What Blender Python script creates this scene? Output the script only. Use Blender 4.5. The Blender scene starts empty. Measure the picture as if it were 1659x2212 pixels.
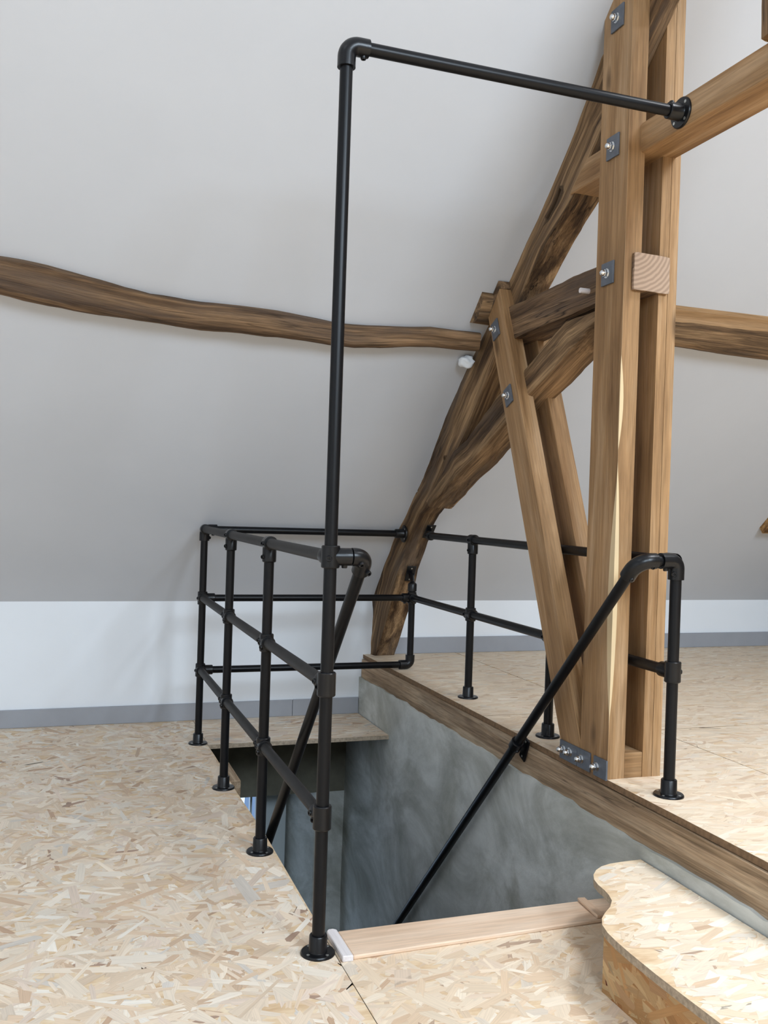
import bpy, bmesh, math, random
import numpy as np
from mathutils import Vector, Matrix, noise

S = bpy.context.scene
C = S.collection
random.seed(7)

# ------------------------------------------------------------------ camera
R_ = Vector((0.94334911, -0.33019664, 0.03259818))
U_ = Vector((-0.02919661, 0.01525723, 0.99945724))
F_ = Vector((0.33051478, 0.94378885, -0.00475227))
cam = bpy.data.cameras.new('camera')
cam.sensor_fit = 'HORIZONTAL'; cam.sensor_width = 36.0; cam.lens = 36.0 * 1.21705
cam.clip_start = 0.05; cam.clip_end = 60
co = bpy.data.objects.new('camera', cam); C.objects.link(co)
m = Matrix.Identity(4)
for i in range(3):
    m[i][0] = R_[i]; m[i][1] = U_[i]; m[i][2] = -F_[i]
m[2][3] = 1.157
co.matrix_world = m
S.camera = co

# ------------------------------------------------------------------ view, sky, roof-window light
S.view_settings.view_transform = 'Standard'; S.view_settings.look = 'None'
S.view_settings.gamma = 1.0; S.view_settings.use_curve_mapping = False
S.view_settings.exposure = 0.0
S.cycles.use_denoising = True
S.cycles.max_bounces = 6; S.cycles.diffuse_bounces = 4; S.cycles.adaptive_threshold = 0.03
S.cycles.sample_clamp_indirect = 6.0

w = bpy.data.worlds.new('sky'); S.world = w; w.use_nodes = True
w.node_tree.nodes['Background'].inputs[0].default_value = (0.36, 0.58, 1.0, 1)
w.node_tree.nodes['Background'].inputs[1].default_value = 0.55

ZK, YW, SL = 0.63, 4.988, 0.93           # knee-wall top, knee-wall plane, roof slope
RIDGE_Y = -0.35; RIDGE_Z = ZK + SL * (YW - RIDGE_Y)


def area(name, loc, direction, sx, sy, power, col):
    l = bpy.data.lights.new(name, 'AREA'); l.shape = 'RECTANGLE'; l.size = sx; l.size_y = sy
    l.energy = power; l.color = col
    o = bpy.data.objects.new(name, l); C.objects.link(o); o.location = loc
    o.rotation_euler = Vector(direction).to_track_quat('-Z', 'Y').to_euler()
    return o


def opp(y):                               # height of the opposite roof slope
    return RIDGE_Z - SL * (RIDGE_Y - y)


# roof windows in the opposite slope, behind the camera
NRM = Vector((0, SL, -1)).normalized()
area('roof_window_light', (0.2, -2.9, opp(-2.9) - 0.06), NRM, 1.1, 1.5, 140, (0.68, 0.84, 1.0))
area('roof_window_light', (2.3, -2.6, opp(-2.6) - 0.06), NRM, 1.1, 1.5, 235, (0.72, 0.86, 1.0))
# roof windows in the near slope, high above the stairwell
NR2 = Vector((0, -SL, -1)).normalized()
area('roof_window_light', (2.9, 1.25, ZK + SL * (YW - 1.25) - 0.05), NR2, 0.9, 1.2, 140, (0.92, 0.95, 1.0))
area('roof_window_light', (-0.9, 1.0, ZK + SL * (YW - 1.0) - 0.05), NR2, 0.9, 1.2, 18, (0.78, 0.89, 1.0))
# window of the storey below
area('lower_window_light', (0.70, 5.62, -1.05), (0.25, -1, -0.1), 0.9, 0.9, 3, (0.72, 0.87, 1.0))


# ------------------------------------------------------------------ node helpers
class NT:
    def __init__(s, name):
        s.m = bpy.data.materials.new(name); s.m.use_nodes = True
        s.t = s.m.node_tree; s.b = s.t.nodes['Principled BSDF']

    def n(s, typ, **kw):
        x = s.t.nodes.new(typ)
        for k, v in kw.items():
            if k.startswith('i_'):
                x.inputs[k[2:].replace('_', ' ')].default_value = v
            else:
                setattr(x, k, v)
        return x

    def l(s, a, b): s.t.links.new(a, b)

    def attr(s, name='gr'):
        return s.n('ShaderNodeAttribute', attribute_name=name).outputs['Vector']

    def mapv(s, v, scale=(1, 1, 1), rot=(0, 0, 0), loc=(0, 0, 0)):
        x = s.n('ShaderNodeMapping'); s.l(v, x.inputs['Vector'])
        x.inputs['Scale'].default_value = scale; x.inputs['Rotation'].default_value = rot
        x.inputs['Location'].default_value = loc
        return x.outputs[0]

    def noise(s, v, scale=1.0, detail=4.0, rough=0.55, dist=0.0):
        x = s.n('ShaderNodeTexNoise'); s.l(v, x.inputs['Vector'])
        x.inputs['Scale'].default_value = scale; x.inputs['Detail'].default_value = detail
        x.inputs['Roughness'].default_value = rough; x.inputs['Distortion'].default_value = dist
        return x.outputs[0], x.outputs[1]

    def vor(s, v, scale=1.0, feature='F1', dims='2D', rnd=1.0):
        x = s.n('ShaderNodeTexVoronoi', voronoi_dimensions=dims, feature=feature); s.l(v, x.inputs['Vector'])
        x.inputs['Scale'].default_value = scale; x.inputs['Randomness'].default_value = rnd
        return x

    def ramp(s, v, stops, interp='LINEAR'):
        x = s.n('ShaderNodeValToRGB'); s.l(v, x.inputs[0]); r = x.color_ramp; r.interpolation = interp
        while len(r.elements) < len(stops): r.elements.new(0.5)
        for e, (p, c) in zip(r.elements, stops):
            e.position = p; e.color = (c, c, c, 1) if not hasattr(c, '__len__') else (*c, 1)
        return x.outputs[0]

    def mix(s, f, a, b, mode='MIX'):
        x = s.n('ShaderNodeMix', data_type='RGBA', blend_type=mode)
        for v, k in ((f, 0), (a, 6), (b, 7)):
            if hasattr(v, 'is_output'): s.l(v, x.inputs[k])
            else: x.inputs[k].default_value = v if k == 0 else (*v, 1)
        return x.outputs[2]

    def math(s, op, a, b=None):
        x = s.n('ShaderNodeMath', operation=op)
        for v, k in ((a, 0), (b, 1)):
            if v is None: continue
            if hasattr(v, 'is_output'): s.l(v, x.inputs[k])
            else: x.inputs[k].default_value = v
        return x.outputs[0]

    def bump(s, h, strength, dist=0.002, nrm=None):
        x = s.n('ShaderNodeBump'); s.l(h, x.inputs['Height'])
        x.inputs['Strength'].default_value = strength; x.inputs['Distance'].default_value = dist
        if nrm is not None: s.l(nrm, x.inputs['Normal'])
        s.l(x.outputs[0], s.b.inputs['Normal']); return x.outputs[0]

    def col(s, c):
        if hasattr(c, 'is_output'): s.l(c, s.b.inputs['Base Color'])
        else: s.b.inputs['Base Color'].default_value = (*c, 1)

    def set(s, rough=0.6, metal=0.0, spec=0.5):
        s.b.inputs['Roughness'].default_value = rough; s.b.inputs['Metallic'].default_value = metal
        s.b.inputs['Specular IOR Level'].default_value = spec
        return s.m


def lin(r, g, b):
    f = lambda c: (c / 255 / 12.92) if c <= 10 else ((c / 255 + 0.055) / 1.055) ** 2.4
    return (f(r), f(g), f(b))


def wood(name, dark, mid, light, streak=0.5, knots=0.0, blotch=0.35, bump=0.25, rough=0.7, across=22.0, grey=None, sap=None, crack=0.0, spread=0.2):
    k = NT(name); v = k.attr()
    wv = k.mapv(v, (1.2, across, across))
    n1, _ = k.noise(wv, 1.0, 5, 0.6, 0.6)
    c = k.ramp(n1, [(0.5 - spread, dark), (0.5, mid), (0.5 + spread, light)])
    fs, _ = k.noise(k.mapv(v, (7, 190, 190)), 1.0, 3, 0.6)
    c = k.mix(streak, c, k.ramp(fs, [(0.36, 0.5), (0.6, 1.08)]), 'MULTIPLY')
    bl, _ = k.noise(k.mapv(v, (2.0, 6, 6), loc=(3, 1, 7)), 1.0, 4, 0.6)
    c = k.mix(blotch, c, k.ramp(bl, [(0.3, 0.5), (0.65, 1.25)]), 'MULTIPLY')
    if grey:
        g, _ = k.noise(k.mapv(v, (1.3, 9, 9), loc=(9, 4, 2)), 1.0, 4, 0.65)
        c = k.mix(k.ramp(g, [(0.5, 0.0), (0.72, 0.75)]), c, grey)
    if knots:
        vo = k.vor(k.mapv(v, (2.6, 7, 7), loc=(1.7, .4, .9)), 1.0, dims='3D')
        k1 = k.ramp(vo.outputs['Distance'], [(0.05, 1.0), (0.16, 0.0)])
        k2 = k.ramp(k.n('ShaderNodeSeparateColor').outputs[0] if False else sepr(k, vo.outputs['Color'], 1), [(0.62, 0.0), (0.64, 1.0)])
        c = k.mix(k.math('MULTIPLY', k.math('MULTIPLY', k1, k2), knots), c, tuple(x * 0.35 for x in dark))
    if crack:
        cr, _ = k.noise(k.mapv(v, (1.6, 34, 34), loc=(5, 5, 1)), 1.0, 2, 0.5, 0.3)
        cm = k.ramp(k.math('ABSOLUTE', k.math('SUBTRACT', cr, 0.44)), [(0.0, 1.0), (0.022, 0.0)])
        cl, _ = k.noise(k.mapv(v, (1.0, 5, 5), loc=(2, 8, 1)), 1.0, 2, 0.5)
        cm = k.math('MULTIPLY', cm, k.ramp(cl, [(0.48, 0.0), (0.6, 1.0)]))
        c = k.mix(k.math('MULTIPLY', cm, crack), c, tuple(x * 0.15 for x in dark))
    if sap:
        a = k.attr('sap')
        c = k.mix(k.ramp(sepx(k, a), [(0.45, 0.0), (0.55, 0.9)]), c, sap)
    k.col(c)
    h = k.math('ADD', fs, n1)
    k.bump(h, bump, 0.003)
    return k.set(rough, 0, 0.3)


def sepr(k, colsock, i):
    x = k.n('ShaderNodeSeparateColor'); k.l(colsock, x.inputs[0]); return x.outputs[i]


def sepx(k, vec, i=0):
    x = k.n('ShaderNodeSeparateXYZ'); k.l(vec, x.inputs[0]); return x.outputs[i]


def osb(name, tint=(1, 1, 1)):
    """board core seen between the strands"""
    k = NT(name); v = k.attr()
    n, _ = k.noise(k.mapv(v, (9, 30, 9)), 1.0, 3, 0.6)
    c = k.ramp(n, [(0.3, lin(206, 172, 134)), (0.5, lin(226, 198, 162)), (0.7, lin(238, 218, 188))])
    k.col(k.mix(1.0, c, tint, 'MULTIPLY'))
    return k.set(0.6, 0, 0.3)


def strand_mat(name):
    k = NT(name); c = k.n('ShaderNodeAttribute', attribute_name='tone').outputs['Color']
    g, _ = k.noise(k.mapv(k.attr(), (9, 300, 1)), 1.0, 2, 0.6)
    c = k.mix(0.5, c, k.ramp(g, [(0.35, 0.82), (0.6, 1.05)]), 'MULTIPLY')
    k.col(c); return k.set(0.58, 0, 0.3)


def plain(name, c, rough=0.6, metal=0.0, var=0.0, vs=6.0, bump=0.0, spec=0.5, bs=60):
    k = NT(name)
    if var or bump:
        v = k.n('ShaderNodeTexCoord').outputs['Object']
    if var:
        n, _ = k.noise(v, vs, 5, 0.6)
        c = k.mix(1.0, c, k.ramp(n, [(0.3, 1 - var), (0.7, 1 + var * 0.5)]), 'MULTIPLY')
    k.col(c)
    if bump:
        n, _ = k.noise(v, bs, 4, 0.6); k.bump(n, bump, 0.002)
    return k.set(rough, metal, spec)


def plaster(name):
    k = NT(name); v = k.n('ShaderNodeTexCoord').outputs['Object']
    n1, _ = k.noise(k.mapv(v, (1, 0.55, 1.0), (0.5, 0, 0)), 2.4, 7, 0.66, 0.9)
    c = k.ramp(n1, [(0.28, lin(150, 149, 138)), (0.45, lin(186, 187, 180)), (0.56, lin(212, 213, 208)), (0.7, lin(228, 229, 225))])
    n2, _ = k.noise(k.mapv(v, (1, 0.7, 1.2), (-0.6, 0, 0)), 4.0, 6, 0.68, 1.2)
    c = k.mix(0.55, c, k.ramp(n2, [(0.3, 0.74), (0.55, 1.0), (0.8, 1.08)]), 'MULTIPLY')
    st, _ = k.noise(k.mapv(v, (1, 0.9, 0.9), loc=(0, 3.7, 1)), 2.2, 5, 0.6, 0.9)
    c = k.mix(k.ramp(st, [(0.58, 0.0), (0.72, 0.55)]), c, lin(142, 139, 120))
    n3, _ = k.noise(v, 46, 5, 0.7)
    k.col(c); k.bump(k.math('ADD', n3, n1), 0.35, 0.004)
    return k.set(0.8, 0, 0.25)


M = {}
OAK = (lin(126, 93, 60), lin(163, 127, 88), lin(184, 151, 115))
M['oak'] = wood('new_oak', *OAK, 0.4, 0.75, 0.34, 0.15, 0.62, 17)
M['oak_sap'] = wood('new_oak_with_sapwood', *OAK, 0.4, 0.8, 0.34, 0.15, 0.62, 17, sap=lin(222, 198, 158))
M['old'] = wood('old_oak', lin(76, 57, 40), lin(124, 97, 69), lin(168, 136, 100), 0.75, 0.3, 0.65, 1.0, 0.8, 24, grey=lin(112, 98, 86), crack=0.9, spread=0.13)
M['old_dark'] = wood('old_dark_oak', lin(76, 57, 42), lin(118, 92, 67), lin(150, 120, 90), 0.75, 0.0, 0.6, 1.0, 0.8, 24, grey=lin(96, 82, 72), crack=0.9, spread=0.13)
M['old_warm'] = wood('old_warm_oak', lin(112, 80, 48), lin(164, 124, 76), lin(198, 158, 104), 0.6, 0.2, 0.55, 0.8, 0.75, 18, grey=lin(124, 102, 82), crack=0.9, spread=0.13)
M['beam'] = wood('edge_oak', lin(124, 101, 76), lin(176, 149, 120), lin(206, 183, 155), 0.6, 0.3, 0.6, 0.4, 0.7, 26, crack=0.5)
M['pine'] = wood('pale_pine', lin(214, 180, 150), lin(228, 198, 170), lin(238, 214, 190), 0.25, 0.1, 0.12, 0.1, 0.6, 14)
M['white_pine'] = wood('whitish_pine', lin(214, 202, 200), lin(228, 220, 218), lin(236, 230, 228), 0.15, 0.0, 0.1, 0.1, 0.6, 14)
M['osb'] = osb('osb_floor')
M['osb_up'] = M['osb']; M['strand'] = strand_mat('wood_strands')
M['osb_edge'] = plain('osb_edge', lin(174, 157, 136), 0.85, var=0.35, vs=90, bump=0.4, bs=140)
M['osb_edge_brown'] = plain('stained_board_edge', lin(134, 106, 78), 0.85, var=0.35, vs=60, bump=0.4, bs=140)
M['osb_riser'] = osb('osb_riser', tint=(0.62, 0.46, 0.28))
M['black'] = plain('black_powder_coat', (0.004, 0.0043, 0.0055), 0.36, 0.0, spec=0.24)
M['black_dusty'] = plain('dusty_black_tube', (0.020, 0.019, 0.019), 0.55, 0.0, var=0.3, vs=14, spec=0.3)
M['black_cast'] = plain('black_cast_iron', (0.004, 0.0043, 0.0055), 0.30, 0.0, bump=0.10, bs=260, spec=0.36)
M['screw'] = plain('steel_screw', (0.55, 0.55, 0.52), 0.35, 0.9)
M['steel'] = plain('dark_steel_plate', lin(104, 109, 118), 0.5, 0.4, var=0.2, vs=30)
M['zinc'] = plain('zinc_nut', (0.72, 0.74, 0.76), 0.18, 1.0)
M['ceil'] = plain('ceiling_paint', lin(206, 208, 213), 0.9, var=0.03, vs=1.6, bump=0.08, bs=9, spec=0.2)
M['wall'] = plain('white_wall_paint', lin(241, 244, 248), 0.8, var=0.02, vs=2, bump=0.05, bs=12, spec=0.3)
M['base'] = plain('grey_baseboard', lin(160, 162, 168), 0.5, var=0.06, vs=6)
M['plaster'] = plaster('grey_plaster')
M['plaster_dark'] = plain('rough_dark_plaster', lin(110, 106, 92), 0.95, var=0.35, vs=5, bump=0.8, bs=30)
M['gable_shade'] = plain('unseen_gable_darkener', lin(104, 92, 78), 0.95, var=0.3, vs=4, bump=0.8, bs=12)  # invented dark finish for the unseen gable, deepens shade in the far corner
M['whitepanel'] = plain('pale_door_paint', lin(196, 204, 206), 0.5)
M['foam'] = plain('white_foam', lin(238, 242, 246), 0.9, bump=0.4, bs=80)
M['floor_low'] = plain('screed', lin(140, 138, 132), 0.8, var=0.2)


# ------------------------------------------------------------------ mesh helpers
def link(name, verts, faces, mat, parent=None, gr=None, smooth=False, bevel=0.0, sap=None, mats=None, midx=None, segs=1):
    me = bpy.data.meshes.new(name); me.from_pydata([tuple(v) for v in verts], [], faces); me.update()
    if bevel > 0:
        bm = bmesh.new(); bm.from_mesh(me)
        bmesh.ops.bevel(bm, geom=list(bm.edges), offset=bevel, segments=segs, affect='EDGES', clamp_overlap=True)
        bm.to_mesh(me); bm.free()
    if mats:
        for x in mats: me.materials.append(M[x])
        for p, i in zip(me.polygons, midx): p.material_index = i
    else:
        me.materials.append(M[mat])
    if gr is not None:
        a = me.attributes.new('gr', 'FLOAT_VECTOR', 'POINT')
        for i, v in enumerate(me.vertices):
            a.data[i].vector = gr(v.co) if callable(gr) else gr[i]
    if sap is not None:
        a = me.attributes.new('sap', 'FLOAT_VECTOR', 'POINT')
        for i, v in enumerate(me.vertices): a.data[i].vector = (sap(v.co), 0, 0)
    if smooth:
        for p in me.polygons: p.use_smooth = True
        me.set_sharp_from_angle(angle=math.radians(38))
    o = bpy.data.objects.new(name, me); C.objects.link(o)
    if parent is not None: o.parent = parent
    return o


def tag(o, label=None, cat=None, group=None, kind=None):
    if label: o['label'] = label
    if cat: o['category'] = cat
    if group: o['group'] = group
    if kind: o['kind'] = kind
    return o


def empty(name, loc):
    o = bpy.data.objects.new(name, None); C.objects.link(o); o.location = loc; o.empty_display_size = 0.1
    return o


def adopt(o, root):                        # parent keeping world coordinates
    o.parent = root; o.matrix_parent_inverse = Matrix.Translation(-root.location)
    return o


def boxv(x0, x1, y0, y1, z0, z1):
    v = [(x, y, z) for x in (x0, x1) for y in (y0, y1) for z in (z0, z1)]
    f = [(0, 1, 3, 2), (4, 6, 7, 5), (0, 4, 5, 1), (2, 3, 7, 6), (0, 2, 6, 4), (1, 5, 7, 3)]
    return v, f


_off = [0.0]


def grain(axis):
    _off[0] += 1.37; o = _off[0]
    if axis == 'x': return lambda c: (c[0] + o, c[1] + o, c[2])
    if axis == 'y': return lambda c: (c[1] + o, c[0] + o, c[2])
    if axis == 'flat': return lambda c: (c[0], c[1], c[2])
    if axis == 'side': return lambda c: (c[1] + o, c[2], c[0])
    return lambda c: (c[2] + o, c[0] + o, c[1])


def box(name, x0, x1, y0, y1, z0, z1, mat, axis='x', bevel=0.002, root=None, **kw):
    v, f = boxv(x0, x1, y0, y1, z0, z1)
    o = link(name, v, f, mat, None, grain(axis), bevel=bevel, **kw)
    if root is not None: adopt(o, root)
    return o


def frame(d):
    d = Vector(d).normalized()
    a = Vector((0, 0, 1)) if abs(d.z) < 0.9 else Vector((1, 0, 0))
    u = d.cross(a).normalized(); return d, u, d.cross(u).normalized()


class MB:
    def __init__(s): s.v = []; s.f = []

    def lathe(s, p, d, prof, seg=24, close=True):
        """prof: list of (radius, height along d)"""
        d, u, w_ = frame(d); p = Vector(p); b = len(s.v)
        for r, h in prof:
            for k in range(seg):
                t = 2 * math.pi * k / seg
                s.v.append(p + d * h + (u * math.cos(t) + w_ * math.sin(t)) * r)
        for i in range(len(prof) - 1):
            for k in range(seg):
                k2 = (k + 1) % seg
                s.f.append((b + i * seg + k, b + i * seg + k2, b + (i + 1) * seg + k2, b + (i + 1) * seg + k))
        if close:
            s.f.append(tuple(b + k for k in reversed(range(seg))))
            e = b + (len(prof) - 1) * seg
            s.f.append(tuple(e + k for k in range(seg)))
        return s

    def tube(s, a, b_, r, seg=24):
        a = Vector(a); b_ = Vector(b_); L = (b_ - a).length
        return s.lathe(a, b_ - a, [(r, 0), (r, L)], seg)

    def sweep(s, pts, r, seg=24):
        pts = [Vector(p) for p in pts]; b = len(s.v); prev = None
        for i, p in enumerate(pts):
            d = (pts[min(i + 1, len(pts) - 1)] - pts[max(i - 1, 0)]).normalized()
            if prev is None: _, u, _w = frame(d)
            else: u = (prev - d * prev.dot(d)).normalized()
            prev = u; w_ = d.cross(u)
            for k in range(seg):
                t = 2 * math.pi * k / seg
                s.v.append(p + (u * math.cos(t) + w_ * math.sin(t)) * r)
        for i in range(len(pts) - 1):
            for k in range(seg):
                k2 = (k + 1) % seg
                s.f.append((b + i * seg + k, b + i * seg + k2, b + (i + 1) * seg + k2, b + (i + 1) * seg + k))
        s.f.append(tuple(b + k for k in reversed(range(seg))))
        e = b + (len(pts) - 1) * seg; s.f.append(tuple(e + k for k in range(seg)))
        return s

    def box(s, x0, x1, y0, y1, z0, z1):
        v, f = boxv(x0, x1, y0, y1, z0, z1); b = len(s.v)
        s.v += [Vector(q) for q in v]; s.f += [tuple(b + i for i in q) for q in f]; return s

    def build(s, name, mat, root=None, parent=None, smooth=True, **kw):
        o = link(name, s.v, s.f, mat, None, smooth=smooth, **kw)
        if root is not None: adopt(o, root)
        if parent is not None:              # sub-part: parent is a part whose origin is the world origin
            o.parent = parent
        return o


def prism(poly, x0, x1):
    """extrude a YZ polygon (list of (y,z)) along X"""
    n = len(poly)
    v = [(x0, y, z) for y, z in poly] + [(x1, y, z) for y, z in poly]
    f = [tuple(range(n)), tuple(range(2 * n - 1, n - 1, -1))] + [(i, i + n, (i + 1) % n + n, (i + 1) % n) for i in range(n)]
    return v, f


def hewn(name, st, mat, amp=0.004, step=0.035, sub=6, root=None, freq=7.0, rnd=0.012):
    """rough-hewn timber through stations of four corners"""
    st = [[Vector(p) for p in s] for s in st]
    rings = [st[0]]
    for a, b in zip(st, st[1:]):
        L = (sum(b, Vector()) / 4 - sum(a, Vector()) / 4).length; n = max(1, int(L / step))
        for i in range(1, n + 1): rings.append([p.lerp(q, i / n) for p, q in zip(a, b)])
    V = []; G = []; al = 0; prevc = None; oo = random.random() * 20
    for r in rings:
        c = sum(r, Vector()) / 4
        if prevc is not None: al += (c - prevc).length
        prevc = c
        e1 = (r[1] - r[0]).normalized(); e2 = (r[3] - r[0]).normalized()
        for k in range(4):
            a, b = r[k], r[(k + 1) % 4]
            for j in range(sub):
                t = j / sub; p = a.lerp(b, t)
                if j == 0: p = p + (c - p).normalized() * rnd * 0.5
                q = p - c
                nv = q.normalized()
                h = noise.fractal(p * freq + Vector((oo, 0, 0)), 0.7, 2.0, 4) * amp + noise.noise(p * 1.9 + Vector((0, oo, 0))) * amp * 1.5
                p = p + nv * h
                V.append(p); G.append((al + oo, q.dot(e1) + oo, q.dot(e2)))
    m_ = 4 * sub; F = []
    for i in range(len(rings) - 1):
        for k in range(m_):
            k2 = (k + 1) % m_
            F.append((i * m_ + k, i * m_ + k2, (i + 1) * m_ + k2, (i + 1) * m_ + k))
    F.append(tuple(reversed(range(m_)))); e = (len(rings) - 1) * m_; F.append(tuple(e + k for k in range(m_)))
    o = link(name, V, F, mat, None, G, smooth=True)
    if root is not None: adopt(o, root)
    return o


PAL = np.array([lin(236, 219, 197), lin(231, 210, 185), lin(226, 201, 173), lin(240, 227, 209), lin(219, 191, 162), lin(233, 215, 194),
                lin(228, 207, 188), lin(208, 176, 146), lin(190, 154, 124), lin(216, 207, 196), lin(243, 234, 220), lin(160, 128, 108)])
PW = np.array([.17, .17, .14, .12, .08, .11, .09, .045, .018, .02, .03, .007]); PW = PW / PW.sum()
PMEAN = (PAL * PW[:, None]).sum(0)


def strands(parent, root, u0, u1, v0, v1, level, n, seed, bias=None, plane='z', keep=None, tint=(1, 1, 1), up=1.0, flat=0.15):
    """n flat wood strands pressed into a board face; (u,v) are x,y (plane z), y,z (plane x) or x,z (plane y)"""
    g = np.random.default_rng(seed)
    L = np.clip(np.exp(g.normal(-2.55, .45, n)), .02, .20); Wd = np.clip(np.exp(g.normal(-4.0, .48, n)), .004, .042)
    th = g.uniform(0, np.pi, n) if bias is None else g.normal(bias[0], bias[1], n)
    cu = g.uniform(u0, u1, n); cv = g.uniform(v0, v1, n)
    j = g.uniform(-1, 1, (n, 8))
    e = np.minimum(Wd * 1.1, L * .3)
    lu = np.stack([-L / 2 + j[:, 0] * e, L / 2 + j[:, 1] * e, L / 2 + j[:, 2] * e * .8, L / 2 + j[:, 3] * e, -L / 2 + j[:, 4] * e, -L / 2 + j[:, 5] * e * .8], 1)
    wv = Wd / 2
    lv = np.stack([-wv * (1 + .25 * j[:, 6]), -wv * (1 - .25 * j[:, 6]), wv * .15 * j[:, 0], wv * (1 + .25 * j[:, 7]), wv * (1 - .25 * j[:, 7]), wv * .15 * j[:, 1]], 1)
    c, s_ = np.cos(th)[:, None], np.sin(th)[:, None]
    U = np.clip(cu[:, None] + lu * c - lv * s_, u0, u1); V = np.clip(cv[:, None] + lu * s_ + lv * c, v0, v1)
    idx = g.choice(len(PAL), n, p=PW); tone = (PAL[idx] * (1 + .06 * g.normal(size=(n, 1))) * (1 - flat) + PMEAN * flat) * np.array(tint)
    if keep is not None:
        ok = keep(U, V); U, V, lu, lv, tone = U[ok], V[ok], lu[ok], lv[ok], tone[ok]; n = len(U)
    h = g.uniform(.00004, .0006, n)[:, None] * np.ones((1, 6)) * up + level
    o3 = {'z': (U, V, h), 'x': (h, U, V), 'y': (U, h, V)}[plane]
    P = np.stack(o3, -1).reshape(-1, 3)
    me = bpy.data.meshes.new('strands'); me.vertices.add(n * 6); me.vertices.foreach_set('co', P.ravel().astype('f'))
    me.loops.add(n * 6); me.loops.foreach_set('vertex_index', np.arange(n * 6, dtype='i'))
    me.polygons.add(n); me.polygons.foreach_set('loop_start', np.arange(0, n * 6, 6, dtype='i'))
    me.update(calc_edges=True)
    a = me.attributes.new('gr', 'FLOAT_VECTOR', 'POINT'); off = g.uniform(0, 50, n)[:, None]
    a.data.foreach_set('vector', np.stack([lu + off, lv + off, lu * 0], -1).ravel().astype('f'))
    a = me.attributes.new('tone', 'FLOAT_COLOR', 'POINT')
    a.data.foreach_set('color', np.repeat(np.concatenate([np.clip(tone, 0, 1), np.ones((n, 1))], 1), 6, 0).ravel().astype('f'))
    me.materials.append(M['strand'])
    o = bpy.data.objects.new('strands', me); C.objects.link(o); o.parent = parent; o['kind'] = 'stuff'
    return o


def ceil_z(y): return ZK + SL * (YW - y)


# ================================================================== SETTING
H2 = 0.328                                  # upper floor level
XE = 1.650                                  # stairwell edge of the upper floor
XO = 0.714                                  # stairwell edge of the lower floor
XP = 1.627                                  # plaster face of the stairwell
GL, GR = -3.2, 4.56                         # gable walls
YF = -5.2

fl = tag(empty('floor_lower', (0, 0, 0)), 'pale oriented strand board floor one step below the truss', None, None, 'structure')
T = 0.02


def panel(root, mat, x0, x1, y0, y1, ztop, name='osb_panel', poly=None, edge='osb_edge'):
    if poly is None: poly = [(x0, y0), (x1, y0), (x1, y1), (x0, y1)]
    n = len(poly)
    v = [(x, y, ztop - T) for x, y in poly] + [(x, y, ztop) for x, y in poly]
    f = [tuple(reversed(range(n))), tuple(range(n, 2 * n))] + [(i, (i + 1) % n, (i + 1) % n + n, i + n) for i in range(n)]
    o = link(name, v, f, None, None, lambda c: (c[0], c[1], c[2]), mats=[mat, edge], midx=[0, 0] + [1] * n)
    return adopt(o, root)


pa = panel(fl, 'osb', 0, 0, 0, 0, 0.0, poly=[(GL, YF), (0.7105, YF), (0.7105, 2.40), (0.715, 2.55), (0.722, 3.2), (0.713, 3.7), (XO, 4.26), (0.7105, 4.47), (0.7105, YW), (GL, YW)])
strands(pa, fl, -1.7, 0.7105, 0.5, YW - 0.012, 0.0, 15000, 1)
pa = panel(fl, 'osb', 0.7125, XP, YF, 2.385, 0.0)
strands(pa, fl, 0.7125, XP, 0.5, 2.385, 0.0, 2900, 2, (0.1, 0.75), tint=(0.98, 0.95, 0.90), flat=0.35)
pa = panel(fl, 'osb_up', 0.7125, XP, 4.46, YW, 0.0)
strands(pa, fl, 0.7125, XP, 4.46, YW - 0.012, 0.0, 1000, 3, (0, 0.3))
# joist scrap poking out under the floor edge
js = box('joist_scrap', 0.60, 0.772, 3.93, 4.225, -0.20, -0.021, 'beam', 'y', 0.003)
tag(js, 'short wooden joist end poking out under the lower floor edge inside the stairwell', 'joist')

fu = tag(empty('floor_upper', (XE, 0, H2)), 'raised oriented strand board floor around the timber truss', None, None, 'structure')
for i_, (x0, x1, y0, y1, n_) in enumerate(((XE, 2.208, YF, 3.42, 3000), (2.211, GR, YF, 3.06, 7000), (XE, 2.208, 3.423, YW, 1900), (2.211, GR, 3.063, YW, 8000))):
    pa = panel(fu, 'osb_up', x0, x1, y0, y1, H2, edge='osb_edge_brown')
    strands(pa, fu, x0, x1, max(y0, 1.3), min(y1, YW - 0.012), H2, n_, 10 + i_, (0, 0.4), tint=(1.03, 1.02, 0.98), flat=0.5)
# sub-floor bodies
box('floor_joists', GL, 0.70, YF, YW, -0.24, -T - 0.002, 'plaster_dark', bevel=0)
bpy.data.objects['floor_joists']['kind'] = 'structure'
o = box('floor_joists', 0.70, XP - 0.002, YF, 2.36, -0.24, -T - 0.002, 'plaster_dark', bevel=0); o['kind'] = 'structure'
o = box('floor_joists', 1.72, GR, YF, YW, 0.05, H2 - T - 0.002, 'plaster_dark', bevel=0); o['kind'] = 'structure'

# knee wall
o = box('wall_back', GL, GR, YW, YW + 0.20, -0.02, ZK + 0.25, 'wall', bevel=0); o['kind'] = 'structure'
bb = tag(empty('baseboard_back_left', (0, YW, 0)), None, None, None, 'structure')
for x0, x1 in ((GL, 1.2485), (1.2505, XP)):
    box('board', x0, x1, YW - 0.012, YW + 0.001, 0.0, 0.09, 'base', 'x', 0.002, bb)
bb = tag(empty('baseboard_back_right', (3, YW, H2)), None, None, None, 'structure')
for x0, x1 in ((1.80, 3.20), (3.202, GR)):
    box('board', x0, x1, YW - 0.012, YW + 0.001, H2, H2 + 0.092, 'base', 'x', 0.002, bb)


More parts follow.
